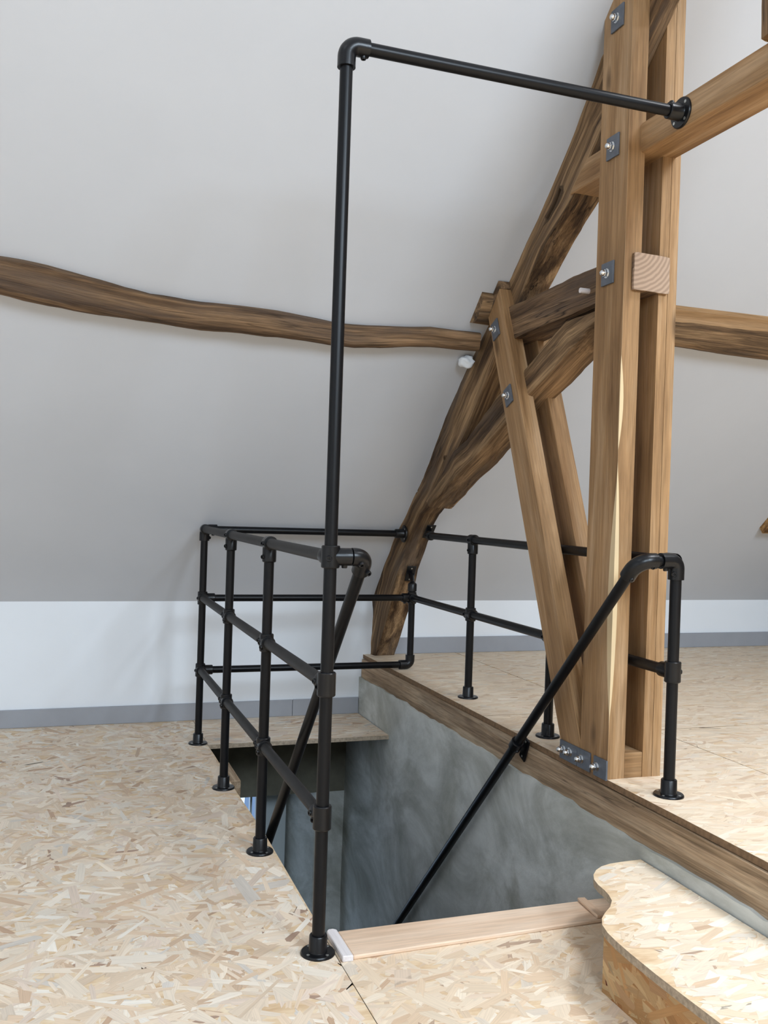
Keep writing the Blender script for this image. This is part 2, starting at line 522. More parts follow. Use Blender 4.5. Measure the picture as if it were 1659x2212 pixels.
def slab(name, pts, nrm, th, mat):
    nrm = Vector(nrm).normalized(); n = len(pts)
    v = [Vector(p) for p in pts] + [Vector(p) + nrm * th for p in pts]
    f = [tuple(range(n)), tuple(range(2 * n - 1, n - 1, -1))] + [(i, i + n, (i + 1) % n + n, (i + 1) % n) for i in range(n)]
    o = link(name, v, f, mat); o['kind'] = 'structure'
    bm = bmesh.new(); bm.from_mesh(o.data); bmesh.ops.recalc_face_normals(bm, faces=bm.faces); bm.to_mesh(o.data); bm.free()
    return o


slab('ceiling', [(GL, YW, ZK), (GR, YW, ZK), (GR, RIDGE_Y, RIDGE_Z), (GL, RIDGE_Y, RIDGE_Z)], (0, SL, 1), 0.12, 'ceil')
zf = opp(YF)
slab('ceiling_front', [(GL, YF, zf), (GR, YF, zf), (GR, RIDGE_Y, RIDGE_Z), (GL, RIDGE_Y, RIDGE_Z)], (0, -SL, 1), 0.12, 'ceil')
o = box('wall_front', GL, GR, YF - 0.15, YF, -0.02, zf + 0.2, 'wall', bevel=0); o['kind'] = 'structure'
for nm, x, t in (('wall_left', GL, -0.15), ('wall_right', GR, 0.15)):
    slab(nm, [(x, YF, -0.02), (x, YW, -0.02), (x, YW, ZK), (x, RIDGE_Y, RIDGE_Z), (x, YF, zf)], (t, 0, 0), abs(t), 'wall' if t < 0 else 'gable_shade')  # right gable is out of view, set close and dark to darken the corner

# ------------------------------------------------------------------ stairwell
ZL = -2.55
V = []; F = []
ys = [YF + 0.05 * i for i in range(int((5.21 - YF) / 0.05) + 1)]; zs = [ZL, -2.0, -1.5, -1.0, -0.7, -0.5, -0.3, -0.15, 0.0, 0.1, 0.16, 0.19, 0.205]
for y in ys:
    for z in zs:
        p = Vector((0, y, z))
        dx = noise.fractal(p * 1.6, 0.8, 2, 3) * 0.006
        zz = z
        if z == zs[-1]: zz += noise.fractal(p * 9, 0.6, 2, 4) * 0.009 - 0.004 * max(0, 2.6 - y)
        if y > 4.6: dx += 0.004
        V.append((XP + dx, y, zz))
nz = len(zs)
for i in range(len(ys) - 1):
    for j in range(nz - 1):
        F.append((i * nz + j, i * nz + j + 1, (i + 1) * nz + j + 1, (i + 1) * nz + j))
nb = len(V)
V += [(x + 0.09, y, z) for x, y, z in V]
for i in range(len(ys) - 1):
    F.append((i * nz + nz - 1, i * nz + nz - 1 + nb, (i + 1) * nz + nz - 1 + nb, (i + 1) * nz + nz - 1))
    for j in range(nz - 1):
        F.append((nb + i * nz + j, nb + (i + 1) * nz + j, nb + (i + 1) * nz + j + 1, nb + i * nz + j + 1))
o = link('wall_stairwell_right', V, F, 'plaster', smooth=True); o['kind'] = 'structure'

o = box('wall_stairwell_back', -1.6, XP + 0.05, 5.2, 5.62, -0.50, -0.03, 'plaster_dark', bevel=0); o['kind'] = 'structure'
o = box('wall_stairwell_pier', 1.455, XP + 0.05, 5.2, 5.62, ZL, -0.5, 'plaster', bevel=0); o['kind'] = 'structure'
v, f = prism([(0, 0), (1, 0)], 0, 1)
pl = [(1.455, 5.2), (1.456, 5.58), (1.36, 5.58), (1.40, 5.36)]
o = link('wall_window_reveal', [(x, y, z) for z in (ZL, -0.5) for x, y in pl], [(0, 1, 2, 3), (7, 6, 5, 4)] + [(i, (i + 1) % 4, (i + 1) % 4 + 4, i + 4) for i in range(4)], 'plaster'); o['kind'] = 'structure'
o = box('trim_1', 1.222, 1.362, 5.50, 5.58, ZL, -0.5, 'whitepanel', bevel=0.003); o['kind'] = 'structure'
o = box('wall_lower_back', -1.6, 1.222, 5.52, 5.62, ZL, -1.55, 'wall', bevel=0); o['kind'] = 'structure'
wn = tag(empty('window_1', (0.7, 5.56, -1.55)), None, None, None, 'structure')
box('frame', 1.185, 1.221, 5.53, 5.58, -1.549, -0.501, 'whitepanel', 'z', 0.003, wn)
box('frame', 0.16, 0.20, 5.53, 5.58, -1.549, -0.501, 'whitepanel', 'z', 0.003, wn)
box('frame', 0.201, 1.184, 5.53, 5.58, -0.545, -0.501, 'whitepanel', 'x', 0.003, wn)
box('frame', 0.201, 1.184, 5.53, 5.58, -1.549, -1.505, 'whitepanel', 'x', 0.003, wn)
box('frame', 1.148, 1.160, 5.535, 5.575, -1.504, -0.546, 'whitepanel', 'z', 0.002, wn)
kg = NT('window_glass'); kg.b.inputs['Transmission Weight'].default_value = 1.0; kg.b.inputs['IOR'].default_value = 1.02; kg.set(0.02)
M['glass'] = kg.m; kg.col((0.95, 0.98, 1.0))
box('pane', 0.201, 1.147, 5.552, 5.556, -1.504, -0.546, 'glass', 'x', 0, wn)
o = box('wall_lower_left', -1.7, -1.6, 0.0, 5.62, ZL, -0.25, 'wall', bevel=0); o['kind'] = 'structure'
o = box('wall_lower_back', -1.6, 0.159, 5.53, 5.62, -1.55, -0.5, 'wall', bevel=0); o['kind'] = 'structure'
o = box('wall_lower_front', -1.7, XP, -0.1, 0.0, ZL, -0.25, 'wall', bevel=0); o['kind'] = 'structure'
o = box('floor_storey_below', -1.7, XP + 0.05, -0.1, 5.62, ZL - 0.1, ZL, 'floor_low', bevel=0); o['kind'] = 'structure'

# steep wooden stair running down away from the front edge
st = tag(empty('staircase', (1.17, 2.4, ZL)), 'steep wooden staircase going down inside the stairwell', 'stairs')
for i in range(11):
    y = 2.40 + 0.205 * i; z = -0.215 * (i + 1)
    box('tread', 0.775, 1.565, y, y + 0.24, z - 0.03, z, 'oak', 'x', 0.003, st)
for x0, x1 in ((0.74, 0.774), (1.566, 1.60)):
    v, f = prism([(2.42, -0.24), (2.62, -0.24), (4.72, -2.44), (4.72, ZL + 0.001), (4.50, ZL + 0.001), (2.42, -0.50)], x0, x1)
    adopt(link('stringer', v, f, 'oak', None, grain('y')), st)

# ------------------------------------------------------------------ edge beam and floor edge pieces
def yz_strip(name, x0, x1, zlo, zhi, mat, y0, y1, amp, label, cat):
    n = 90; V = []; F = []; G = []
    for i in range(n + 1):
        y = y0 + (y1 - y0) * i / n
        q = noise.fractal(Vector((0, y * 3, 1.3)), 0.7, 2, 3) * amp
        q2 = noise.fractal(Vector((4, y * 4, 0.3)), 0.7, 2, 3) * amp
        for x, z in ((x0 + q, zlo), (x0 + q2, (zlo + zhi) / 2), (x0 + q, zhi + q2 * 0.4), (x1, zhi), (x1, zlo)):
            V.append((x, y, z)); G.append((y, x * 1.0, z))
    for i in range(n):
        for k in range(5): F.append((i * 5 + k, (i + 1) * 5 + k, (i + 1) * 5 + (k + 1) % 5, i * 5 + (k + 1) % 5))
    F.append((0, 1, 2, 3, 4)); F.append(tuple(n * 5 + k for k in (4, 3, 2, 1, 0)))
    return tag(link(name, V, F, mat, None, G), label, cat)


yz_strip('edge_beam', 1.640, 1.715, 0.16, H2 - T - 0.002, 'beam', YF, 4.97, 0.004, 'brown oak beam trimming the raised floor edge above grey stairwell plaster', 'beam')

# ------------------------------------------------------------------ front threshold and step
th = tag(empty('threshold_strip', (1.1, 2.34, 0)), 'pale pine nosing board along the front edge of the stairwell', 'threshold')
def skewbox(name, pts, z0, z1, mat, root, axis='x', bevel=0.003):
    n = len(pts)
    v = [(x, y, z0) for x, y in pts] + [(x, y, z1) for x, y in pts]
    f = [tuple(reversed(range(n))), tuple(range(n, 2 * n))] + [(i, (i + 1) % n, (i + 1) % n + n, i + n) for i in range(n)]
    return adopt(link(name, v, f, mat, None, grain(axis), bevel=bevel), root)


skewbox('board', [(0.747, 2.258), (1.626, 2.283), (1.626, 2.405), (0.747, 2.402)], 0.0005, 0.012, 'pine', th)
skewbox('end_piece', [(0.7175, 2.254), (0.746, 2.252), (0.746, 2.405), (0.737, 2.412), (0.724, 2.412), (0.7175, 2.402)], 0.0005, 0.016, 'white_pine', th, 'y', 0.002)
skewbox('end_piece', [(1.478, 2.282), (1.502, 2.282), (1.512, 2.402), (1.488, 2.406)], 0.0125, 0.022, 'pine', th, 'y', 0.002)

sp = tag(empty('wooden_step', (1.45, 1.8, 0)), 'strand board step with a curved front edge beside the raised floor', 'step')
left = [(1.600, 2.288), (1.554, 2.287), (1.515, 2.283), (1.480, 2.272), (1.450, 2.252), (1.425, 2.225), (1.408, 2.195), (1.399, 2.16), (1.396, 2.125), (1.390, 2.095), (1.378, 2.062), (1.352, 2.030), (1.320, 2.003),
        (1.295, 1.978), (1.275, 1.945), (1.264, 1.905), (1.259, 1.86), (1.256, 1.80), (1.255, 1.70), (1.257, 1.60), (1.262, 1.45), (1.262, 0.9)]
poly = [(1.622, 0.9), (1.622, 2.289)] + left
n = len(poly)
v = [(x, y, 0.145) for x, y in poly] + [(x, y, 0.165) for x, y in poly]
f = [tuple(reversed(range(n))), tuple(range(n, 2 * n))] + [(i, (i + 1) % n, (i + 1) % n + n, i + n) for i in range(n)]
pa = adopt(link('tread', v, f, None, None, lambda c: (c[0] + 2.2, c[1] + .4, c[2]), mats=['osb_up', 'osb_edge'], midx=[0, 0] + [1] * n), sp)
_ly = np.array([q[1] for q in left][::-1]); _lx = np.array([q[0] for q in left][::-1])


def in_tread(U, V):
    return np.all((U > np.interp(V, _ly, _lx) + 0.0005) & (V < 2.2865), axis=1)


strands(pa, sp, 1.255, 1.622, 0.9, 2.289, 0.165, 1500, 31, (0.05, 0.4), keep=in_tread, tint=(1.05, 1.05, 1.02), flat=0.3)
v, f = boxv(1.282, 1.300, 0.9, 1.947, 0.0005, 0.1445)
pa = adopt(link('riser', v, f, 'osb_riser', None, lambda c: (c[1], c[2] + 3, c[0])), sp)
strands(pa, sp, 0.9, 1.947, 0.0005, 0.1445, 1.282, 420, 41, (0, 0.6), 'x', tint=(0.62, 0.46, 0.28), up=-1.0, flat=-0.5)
v, f = boxv(1.301, 1.61, 1.929, 1.947, 0.0005, 0.1445)
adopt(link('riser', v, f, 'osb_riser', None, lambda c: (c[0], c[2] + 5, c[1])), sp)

# ================================================================== TIMBER TRUSS
tr = tag(empty('roof_truss', (1.75, 2.6, H2)), 'oak roof truss of old rafter, doubled new posts and struts bolted together', 'truss')
X0, X1 = 1.692, 1.815

# principal rafter: silhouette on the ceiling (x,y,z) and lower edge (y,z)
low = [(4.955, 0.305), (4.86, 0.42), (4.723, 0.607), (4.601, 0.835), (4.470, 0.985), (4.328, 1.131), (4.181, 1.19), (3.895, 1.42), (3.60, 1.72), (3.329, 2.010), (3.118, 2.175), (2.941, 2.286), (2.756, 2.470), (2.66, 2.560), (2.50, 2.715), (2.05, 3.12)]
top = [(1.685, 5.06, 0.305), (1.700, 5.07, 0.42), (1.700, 5.07, 0.56), (1.672, 4.797, 0.808), (1.664, 4.60, 0.99), (1.668, 4.439, 1.140), (1.686, 4.253, 1.314), (1.667, 3.963, 1.583), (1.676, 3.743, 1.788), (1.702, 3.50, 2.014), (1.704, 3.423, 2.086), (1.714, 3.175, 2.316), (1.711, 2.959, 2.517), (1.690, 2.76, 2.70), (1.713, 2.66, 2.795), (1.713, 2.50, 2.944), (1.713, 2.05, 3.363)]
stn = []
up = Vector((0, SL, 1)).normalized() * 0.03
for i, ((ly, lz), t) in enumerate(zip(low, top)):
    e = up if 2 < i else Vector()
    xa, xb = (X0 + 0.012, X1) if ly > 2.7 else (1.713, 1.7765)
    stn.append([(xa, ly, lz), (xb, ly + 0.005, lz), (xb, t[1] + e.y, t[2] + e.z), (t[0], t[1] + e.y, t[2] + e.z)])
hewn('rafter', stn, 'old', 0.005, 0.03, 8, tr, 8.0, 0.005)

raf = bpy.data.objects['rafter']


def carve(obj, cutters):
    mb = MB()
    for kind, a in cutters:
        if kind == 'hole': mb.tube((1.60, a[0], a[1]), (1.76, a[0], a[1]), a[2], 14)
        else: mb.lathe(Vector((1.62, a[0], a[1])), (1, 0, 0), [(1, 0), (1, 0.13)], 4)
    V, F = mb.v, mb.f
    k = 0
    for kind, a in cutters:
        n_ = 28 if kind == 'hole' else 8
        if kind == 'slot':
            d = Vector((0, a[2], a[3])); L = d.length; d.normalize(); s_ = Vector((0, -d.z, d.y))
            for i in range(8):
                sg_ = [(-1, -1), (1, -1), (1, 1), (-1, 1)][i % 4]
                V[k + i] = Vector((1.60 if i < 4 else 1.745, a[0], a[1])) + d * sg_[0] * L / 2 + s_ * sg_[1] * a[4] / 2
        k += n_
    me = bpy.data.meshes.new('cut'); me.from_pydata([tuple(q) for q in V], [], F); me.update()
    bm = bmesh.new(); bm.from_mesh(me); bmesh.ops.recalc_face_normals(bm, faces=bm.faces); bm.to_mesh(me); bm.free()
    c = bpy.data.objects.new('cut', me); C.objects.link(c)
    bm = bmesh.new(); bm.from_mesh(obj.data); bmesh.ops.recalc_face_normals(bm, faces=bm.faces); bm.to_mesh(obj.data); bm.free()
    md = obj.modifiers.new('cut', 'BOOLEAN'); md.object = c; md.operation = 'DIFFERENCE'; md.solver = 'EXACT'
    dg = bpy.context.evaluated_depsgraph_get(); nm = bpy.data.meshes.new_from_object(obj.evaluated_get(dg))
    obj.modifiers.clear(); old = obj.data; obj.data = nm; bpy.data.objects.remove(c); bpy.data.meshes.remove(old)


carve(raf, [('slot', (3.088, 2.305, -0.085, 0.088, 0.022)), ('hole', (3.02, 2.225, 0.009)), ('hole', (4.02, 1.395, 0.008)), ('hole', (4.33, 1.245, 0.007))])

# curved brace
bt = [(4.22, 1.20), (3.895, 1.425), (3.762, 1.467), (3.587, 1.566), (3.458, 1.639), (3.231, 1.72), (3.064, 1.793), (2.938, 1.845), (2.69, 1.845)]
bl = [(4.175, 1.165), (3.867, 1.305), (3.70, 1.372), (3.545, 1.44), (3.393, 1.51), (3.23, 1.590), (3.02, 1.676), (2.90, 1.730), (2.69, 1.82)]
hewn('brace', [[(X0 - 0.004, a, b), (X1, a, b - 0.006), (X1, c, d), (X0 - 0.004, c, d)] for (a, b), (c, d) in zip(bl, bt)], 'old', 0.004, 0.03, 7, tr, 8.0)

# short tie beam with a sawn end
tt = [(3.46, 1.970), (3.334, 1.973), (3.193, 1.974), (2.989, 1.980), (2.872, 1.986), (2.70, 1.985), (2.508, 1.979)]
tb = [(3.42, 1.832), (3.30, 1.837), (3.193, 1.845), (2.989, 1.849), (2.872, 1.852), (2.70, 1.862), (2.508, 1.861)]
hewn('tie_beam', [[(X0 - 0.016, a, b), (X1 - 0.005, a, b), (X1 - 0.005, c, d), (X0 - 0.016, c, d)] for (a, b), (c, d) in zip(tb, tt)], 'old_dark', 0.0025, 0.03, 6, tr, 9.0, 0.004)
# sawn end grain
kq = NT('end_grain'); vq = kq.n('ShaderNodeTexCoord').outputs['Object']
wq = kq.n('ShaderNodeTexWave', wave_type='RINGS', rings_direction='SPHERICAL'); kq.l(kq.mapv(vq, (1, 1, 1), loc=(-1.66, -2.5, -2.02)), wq.inputs['Vector'])
wq.inputs['Scale'].default_value = 22; wq.inputs['Distortion'].default_value = 2.4; wq.inputs['Detail'].default_value = 2
kq.col(kq.ramp(wq.outputs[0], [(0.2, lin(146, 122, 102)), (0.8, lin(170, 144, 122))])); M['endgrain'] = kq.set(0.8)
hewn('sawn_end', [[(X0 - 0.015, 2.512, 1.863), (X1 - 0.007, 2.512, 1.861), (X1 - 0.007, 2.512, 1.977), (X0 - 0.015, 2.512, 1.979)],
                  [(X0 - 0.015, 2.503, 1.863), (X1 - 0.007, 2.503, 1.861), (X1 - 0.007, 2.503, 1.977), (X0 - 0.015, 2.503, 1.979)]], 'endgrain', 0.002, 0.1, 10, tr, 14, 0.003)

# collar beam
v, f = prism([(-1.5, 2.297), (2.955, 2.297), (2.842, 2.390), (-1.5, 2.390)], 1.6975, 1.826)
adopt(link('collar_beam', v, f, 'oak', None, grain('y'), bevel=0.003), tr)

# main posts (front and rear)
def sapw(c):
    z = c.z
    if c.x < 1.6505 or True:
        wfront = 0.0; wside = 0.0
        if 0.52 < z < 1.30:
            t = (z - 0.52) / 0.78
            wfront = 0.030 * math.sin(math.pi * min(1, t * 1.05)) ** 0.8 * (1 if t < .95 else 0)
            wside = 0.016 * math.sin(math.pi * min(1, t)) ** 0.6
        if 1.36 < z < 1.66:
            wside = 0.013 * math.sin(math.pi * (z - 1.36) / 0.3)
        dy = c.y - 2.518; dx = c.x - 1.65
        a = 0.5 + (wfront - dy) * 60 if dx < 0.002 else -1
        b = 0.5 + (wside - dx) * 60 if dy < 0.002 else -1
        return max(0, min(1, max(a, b)))


def gridbox(name, x0, x1, y0, y1, z0, z1, mat, root, sap):
    # box with fine vertical and horizontal cells for the sapwood stripe
    us = [0, .04, .08, .12, .16, .2, .25, .3, .4, .6, .8, 1.0]
    ring = [(x0, y0 + (y1 - y0) * t) for t in reversed(us)][:-1] + [(x0 + (x1 - x0) * t, y0) for t in us][:-1] + [(x1, y0), (x1, y1)]
    n = len(ring); N = 80; V = []; F = []
    for i in range(N + 1):
        z = z0 + (z1 - z0) * i / N
        for x, y in ring: V.append((x, y, z))
    for i in range(N):
        for k in range(n): F.append((i * n + k, i * n + (k + 1) % n, (i + 1) * n + (k + 1) % n, (i + 1) * n + k))
    F.append(tuple(reversed(range(n)))); F.append(tuple(N * n + k for k in range(n)))
    return adopt(link(name, V, F, mat, None, grain('z'), sap=sap), root)


ZT = 2.99
YA, YB = 2.518, 2.680
gridbox('post', 1.650, 1.711, YA, YB, H2, ZT, 'oak_sap', tr, sapw)
mb = MB(); mb.box(1.778, 1.812, YA, YB, H2, ZT); mb.box(1.813, 1.845, YA - 0.001, YB, H2, ZT)
mb.build('post', 'oak', tr, smooth=False, gr=grain('z'))
box('foot_block', 1.7112, 1.7778, YA + 0.0005, YB, H2, 0.408, 'oak', 'x', 0.002, tr)
# inclined struts (front and rear)
sq = [(3.399, 2.051), (3.496, 1.951), (2.785, H2), (2.681, H2), (2.681, 0.405)]
sg = lambda c: ((c.y * 0.4 + c.z * 0.916) + 5.5, c.x, c.y * 0.916 - c.z * 0.4)
v, f = prism(sq, 1.650, 1.714); adopt(link('strut', v, f, 'oak', None, sg, bevel=0.002), tr)
v, f = prism(sq, 1.776, 1.842); adopt(link('strut', v, f, 'oak', None, sg, bevel=0.002), tr)
# packing piece above the strut head
v, f = prism([(3.40, 2.053), (3.47, 1.985), (3.485, 2.02), (3.415, 2.085)], 1.652, 1.71)
adopt(link('packing_piece', v, f, 'old_dark', None, grain('y')), tr)
# oak peg
MB().tube((1.642, 2.765, 1.910), (1.70, 2.765, 1.910), 0.009, 10).build('peg', 'white_pine', tr, gr=grain('x'))
# old stud standing on the collar
hewn('stud', [[(1.672, 1.974, z), (1.80, 1.974, z), (1.80, 1.79, z), (1.672, 1.79, z)] for z in (2.394, 2.6, 2.9, 3.25)], 'old_warm', 0.004, 0.04, 6, tr, 8)

# steel plates with dome nuts
hexr = [(math.cos(k * math.pi / 3), math.sin(k * math.pi / 3)) for k in range(6)]


def nut(plate, y, z, xf, s=1.0):
    mb = MB()
    mb.lathe((xf, y, z), (-1, 0, 0), [(0.0155 * s, 0), (0.0155 * s, 0.002)], 18)
    mb.lathe((xf - 0.002, y, z), (-1, 0, 0), [(0.0125 * s, 0), (0.0125 * s, 0.009), (0.011 * s, 0.0105)], 6)
    mb.lathe((xf - 0.0105, y, z), (-1, 0, 0), [(0.010 * s, 0), (0.0098 * s, 0.006), (0.0085 * s, 0.0105), (0.006 * s, 0.0135), (0.002 * s, 0.015)], 16)
    o = mb.build('dome_nut', 'zinc'); o.parent = plate; return o


def plate(yc, zc, wy, hz, rot, nuts, xf=1.6495, th=0.006, s=1.0):
    v, f = boxv(xf - th, xf, -wy / 2, wy / 2, -hz / 2, hz / 2)
    cr, sr = math.cos(rot), math.sin(rot)
    v = [(x, yc + y * cr - z * sr, zc + y * sr + z * cr) for x, y, z in v]
    o = adopt(link('steel_plate', v, f, 'steel', bevel=0.0008), tr)
    for a, b in nuts: nut(o, yc + a * cr - b * sr, zc + a * sr + b * cr, xf - th, s)
    return o


for zc, yc in ((2.745, 2.598), (2.335, 2.600), (1.931, 2.606)): plate(yc, zc, 0.068, 0.072, 0.0, [(0, 0)])
ra = -math.atan2(0.437, 1.0)
plate(3.418, 1.888, 0.058, 0.074, ra, [(0, 0)], s=.95)
plate(3.282, 1.608, 0.058, 0.074, ra, [(0, 0)], s=.95)
plate(2.746, 0.356, 0.110, 0.062, 0, [(0.030, 0.003), (-0.012, 0.003)])
plate(2.650, 0.356, 0.076, 0.062, 0, [(0.012, 0)])
plate(2.552, 0.356, 0.074, 0.062, 0, [(0.018, 0)])

# ------------------------------------------------------------------ purlins
PU = [[(GL + 0.001, 3.47, 2.08), (GL + 0.001, 3.41, 2.05), (GL + 0.001, 3.44, 1.97), (GL + 0.001, 3.55, 2.0)], [(-0.75, 3.50, 2.05), (-0.74, 3.44, 2.02), (-0.75, 3.47, 1.95), (-0.76, 3.58, 1.975)],
      [(-0.302, 3.542, 2.015), (-0.297, 3.482, 1.983), (-0.300, 3.555, 1.881), (-0.309, 3.664, 1.903)],
      [(-0.221, 3.553, 2.006), (-0.217, 3.493, 1.973), (-0.218, 3.572, 1.865), (-0.225, 3.681, 1.886)],
      [(-0.138, 3.556, 2.002), (-0.135, 3.497, 1.969), (-0.134, 3.585, 1.853), (-0.138, 3.694, 1.874)],
      [(-0.053, 3.565, 1.995), (-0.051, 3.505, 1.961), (-0.049, 3.593, 1.845), (-0.050, 3.703, 1.866)],
      [(0.034, 3.580, 1.980), (0.034, 3.520, 1.948), (0.039, 3.601, 1.838), (0.040, 3.710, 1.859)],
      [(0.124, 3.595, 1.966), (0.122, 3.534, 1.935), (0.128, 3.608, 1.832), (0.132, 3.718, 1.852)],
      [(0.216, 3.611, 1.952), (0.212, 3.547, 1.922), (0.219, 3.610, 1.829), (0.226, 3.720, 1.850)],
      [(0.309, 3.623, 1.940), (0.304, 3.558, 1.912), (0.312, 3.615, 1.825), (0.322, 3.726, 1.845)],
      [(0.404, 3.628, 1.936), (0.398, 3.563, 1.907), (0.407, 3.622, 1.819), (0.420, 3.732, 1.839)],
      [(0.501, 3.631, 1.933), (0.492, 3.567, 1.904), (0.504, 3.626, 1.814), (0.519, 3.737, 1.834)],
      [(0.599, 3.633, 1.931), (0.589, 3.568, 1.903), (0.601, 3.622, 1.818), (0.619, 3.732, 1.839)],
      [(0.700, 3.637, 1.928), (0.687, 3.571, 1.900), (0.701, 3.623, 1.817), (0.722, 3.734, 1.838)],
      [(0.802, 3.641, 1.924), (0.788, 3.575, 1.896), (0.802, 3.626, 1.815), (0.827, 3.736, 1.835)],
      [(0.908, 3.650, 1.916), (0.892, 3.583, 1.889), (0.907, 3.630, 1.811), (0.935, 3.741, 1.831)],
      [(1.016, 3.656, 1.910), (0.998, 3.589, 1.883), (1.015, 3.637, 1.804), (1.046, 3.748, 1.824)],
      [(1.125, 3.658, 1.908), (1.105, 3.591, 1.881), (1.123, 3.639, 1.803), (1.157, 3.750, 1.822)],
      [(1.233, 3.653, 1.913), (1.211, 3.586, 1.886), (1.230, 3.632, 1.809), (1.267, 3.742, 1.829)],
      [(1.343, 3.647, 1.918), (1.318, 3.579, 1.893), (1.336, 3.618, 1.822), (1.376, 3.729, 1.842)],
      [(1.454, 3.639, 1.925), (1.427, 3.572, 1.899), (1.445, 3.610, 1.830), (1.489, 3.720, 1.850)],
      [(1.572, 3.643, 1.922), (1.542, 3.575, 1.897), (1.560, 3.609, 1.831), (1.607, 3.719, 1.851)],
      [(1.675, 3.642, 1.922), (1.659, 3.574, 1.897), (1.668, 3.610, 1.830), (1.68, 3.720, 1.850)]]
o = hewn('purlin', PU, 'old_dark', 0.0035, 0.04, 6, None, 7)
tag(o, 'wavy dark brown old purlin on the sloped ceiling above the lower floor railing', 'beam')
up = Vector((0, SL, 1)).normalized() * 0.05
PR = []
for x, lo in ((1.605, (3.515, 1.935)), (1.9, (3.50, 1.925)), (2.57, (3.498, 1.921)), (2.67, (3.497, 1.921)), (2.77, (3.502, 1.917)), (2.87, (3.506, 1.913)), (2.985, (3.509, 1.909)), (3.09, (3.513, 1.907)), (3.6, (3.52, 1.90)), (4.559, (3.52, 1.90))):
    PR.append([(x, 3.452, 2.018), (x, *lo), (x, lo[0] + 0.15, lo[1] + 0.02), (x, 3.50, 2.09)])
o = hewn('purlin', PR, 'old', 0.0035, 0.05, 6, None, 7)
tag(o, 'old brown purlin running from the truss posts to the unseen dark gable above the raised floor', 'beam')
v, f = prism([(3.432, 2.082), (3.425, 2.058), (3.458, 2.012), (3.50, 2.05)], 1.85, 4.559)
tag(link('lath', v, f, 'oak', None, grain('x')), 'thin pale wooden lath lying along the top of the purlin above the raised floor', 'lath')
# white foam lump
bm = bmesh.new(); bmesh.ops.create_icosphere(bm, subdivisions=3, radius=1)
for q in bm.verts:
    k_ = 1 + 0.45 * noise.noise(q.co * 1.7)
    q.co = Vector((q.co.x * 0.034 * k_, q.co.y * 0.030 * k_, q.co.z * 0.026 * k_)) + Vector((1.648, 3.690, 1.796))
me = bpy.data.meshes.new('foam_lump'); bm.to_mesh(me); bm.free(); me.materials.append(M['foam'])
for p in me.polygons: p.use_smooth = True
o = bpy.data.objects.new('foam_lump', me); C.objects.link(o)
tag(o, 'small white foam lump below the purlin end at the rafter', 'foam')
# timber tip by the right gable
v, f = prism([(4.36, 1.155), (4.45, 1.075), (4.50, 1.14), (4.42, 1.21)], 3.915, 4.559)
tag(link('wall_plate', v, f, 'old_warm', None, grain('x'), bevel=0.004), 'short brown timber end low on the sloped ceiling beside the unseen dark gable', 'beam')

# ================================================================== PIPE RAILINGS
r = 0.0168; RC = 0.0232
XL = 0.67; PY = [2.3185, 3.0495, 3.7715, 4.495]
ZT_, ZM, ZLO, ZTOP = 1.026, 0.697, 0.353, 2.343
XR = 1.742; RY = [2.332, 3.058, 3.771]


def cyl(prof_l, R=RC):
    return [(r, 0), (R - 0.002, 0), (R, 0.0025), (R, prof_l - 0.0025), (R - 0.002, prof_l), (r, prof_l)]


def collar(mb, c, d, L, R=RC):
    d = Vector(d).normalized(); mb.lathe(Vector(c) - d * L / 2, d, cyl(L, R), 24, False); return mb


def socket(mb, c, d, l1, R=RC):
    mb.lathe(Vector(c), Vector(d).normalized(), [(R * 0.9, 0), (R, 0.004), (R, l1 - 0.0025), (R - 0.002, l1), (r, l1)], 24, False); return mb


def screw(fit, p, d):
    mb = MB(); mb.lathe(Vector(p), d, [(0.0078, -0.006), (0.0078, 0.004), (0.0066, 0.0062), (0.0038, 0.0062), (0.0034, 0.001)], 14)
    o = mb.build('set_screw', 'black_cast'); o.parent = fit; return o


def base(post, x, y, z):
    mb = MB()
    mb.lathe((x, y, z), (0, 0, 1), [(0.045, 0), (0.045, 0.004), (0.0425, 0.0072), (0.0252, 0.0078), (0.0242, 0.010), (0.0234, 0.047), (0.0215, 0.0495), (r, 0.0495)], 32)
    b = mb.build('base_flange', 'black_cast'); b.parent = post
    for k in range(4):
        t = 0.5 + k * math.pi / 2
        s = MB().lathe((x + 0.0345 * math.cos(t), y + 0.0345 * math.sin(t), z + 0.0072), (0, 0, 1), [(0.0042, 0), (0.0042, 0.0009), (0.002, 0.0012)], 10)
        q = s.build('screw', 'screw'); q.parent = post


def tubeo(name, a, b, root, mat='black'): return MB().tube(a, b, r, 28).build(name, mat, root)


def wallflange(root, p, d, name='wall_flange'):
    """p on the surface, d pointing away from it"""
    d = Vector(d).normalized(); mb = MB()
    mb.lathe(p, d, [(0.045, 0), (0.045, 0.004), (0.0425, 0.0072), (0.0255, 0.008), (0.0242, 0.010), (0.0236, 0.047), (0.0215, 0.0495), (r, 0.0495)], 32)
    o = mb.build(name, 'black_cast', root); _, u, w_ = frame(d)
    for k in range(4):
        t = 0.75 + k * math.pi / 2
        q = Vector(p) + (u * math.cos(t) + w_ * math.sin(t)) * 0.0345 + d * 0.0074
        s = MB().lathe(q, d, [(0.0048, 0), (0.0048, 0.0010), (0.002, 0.0014)], 10).build('screw', 'screw'); s.parent = o
    return o


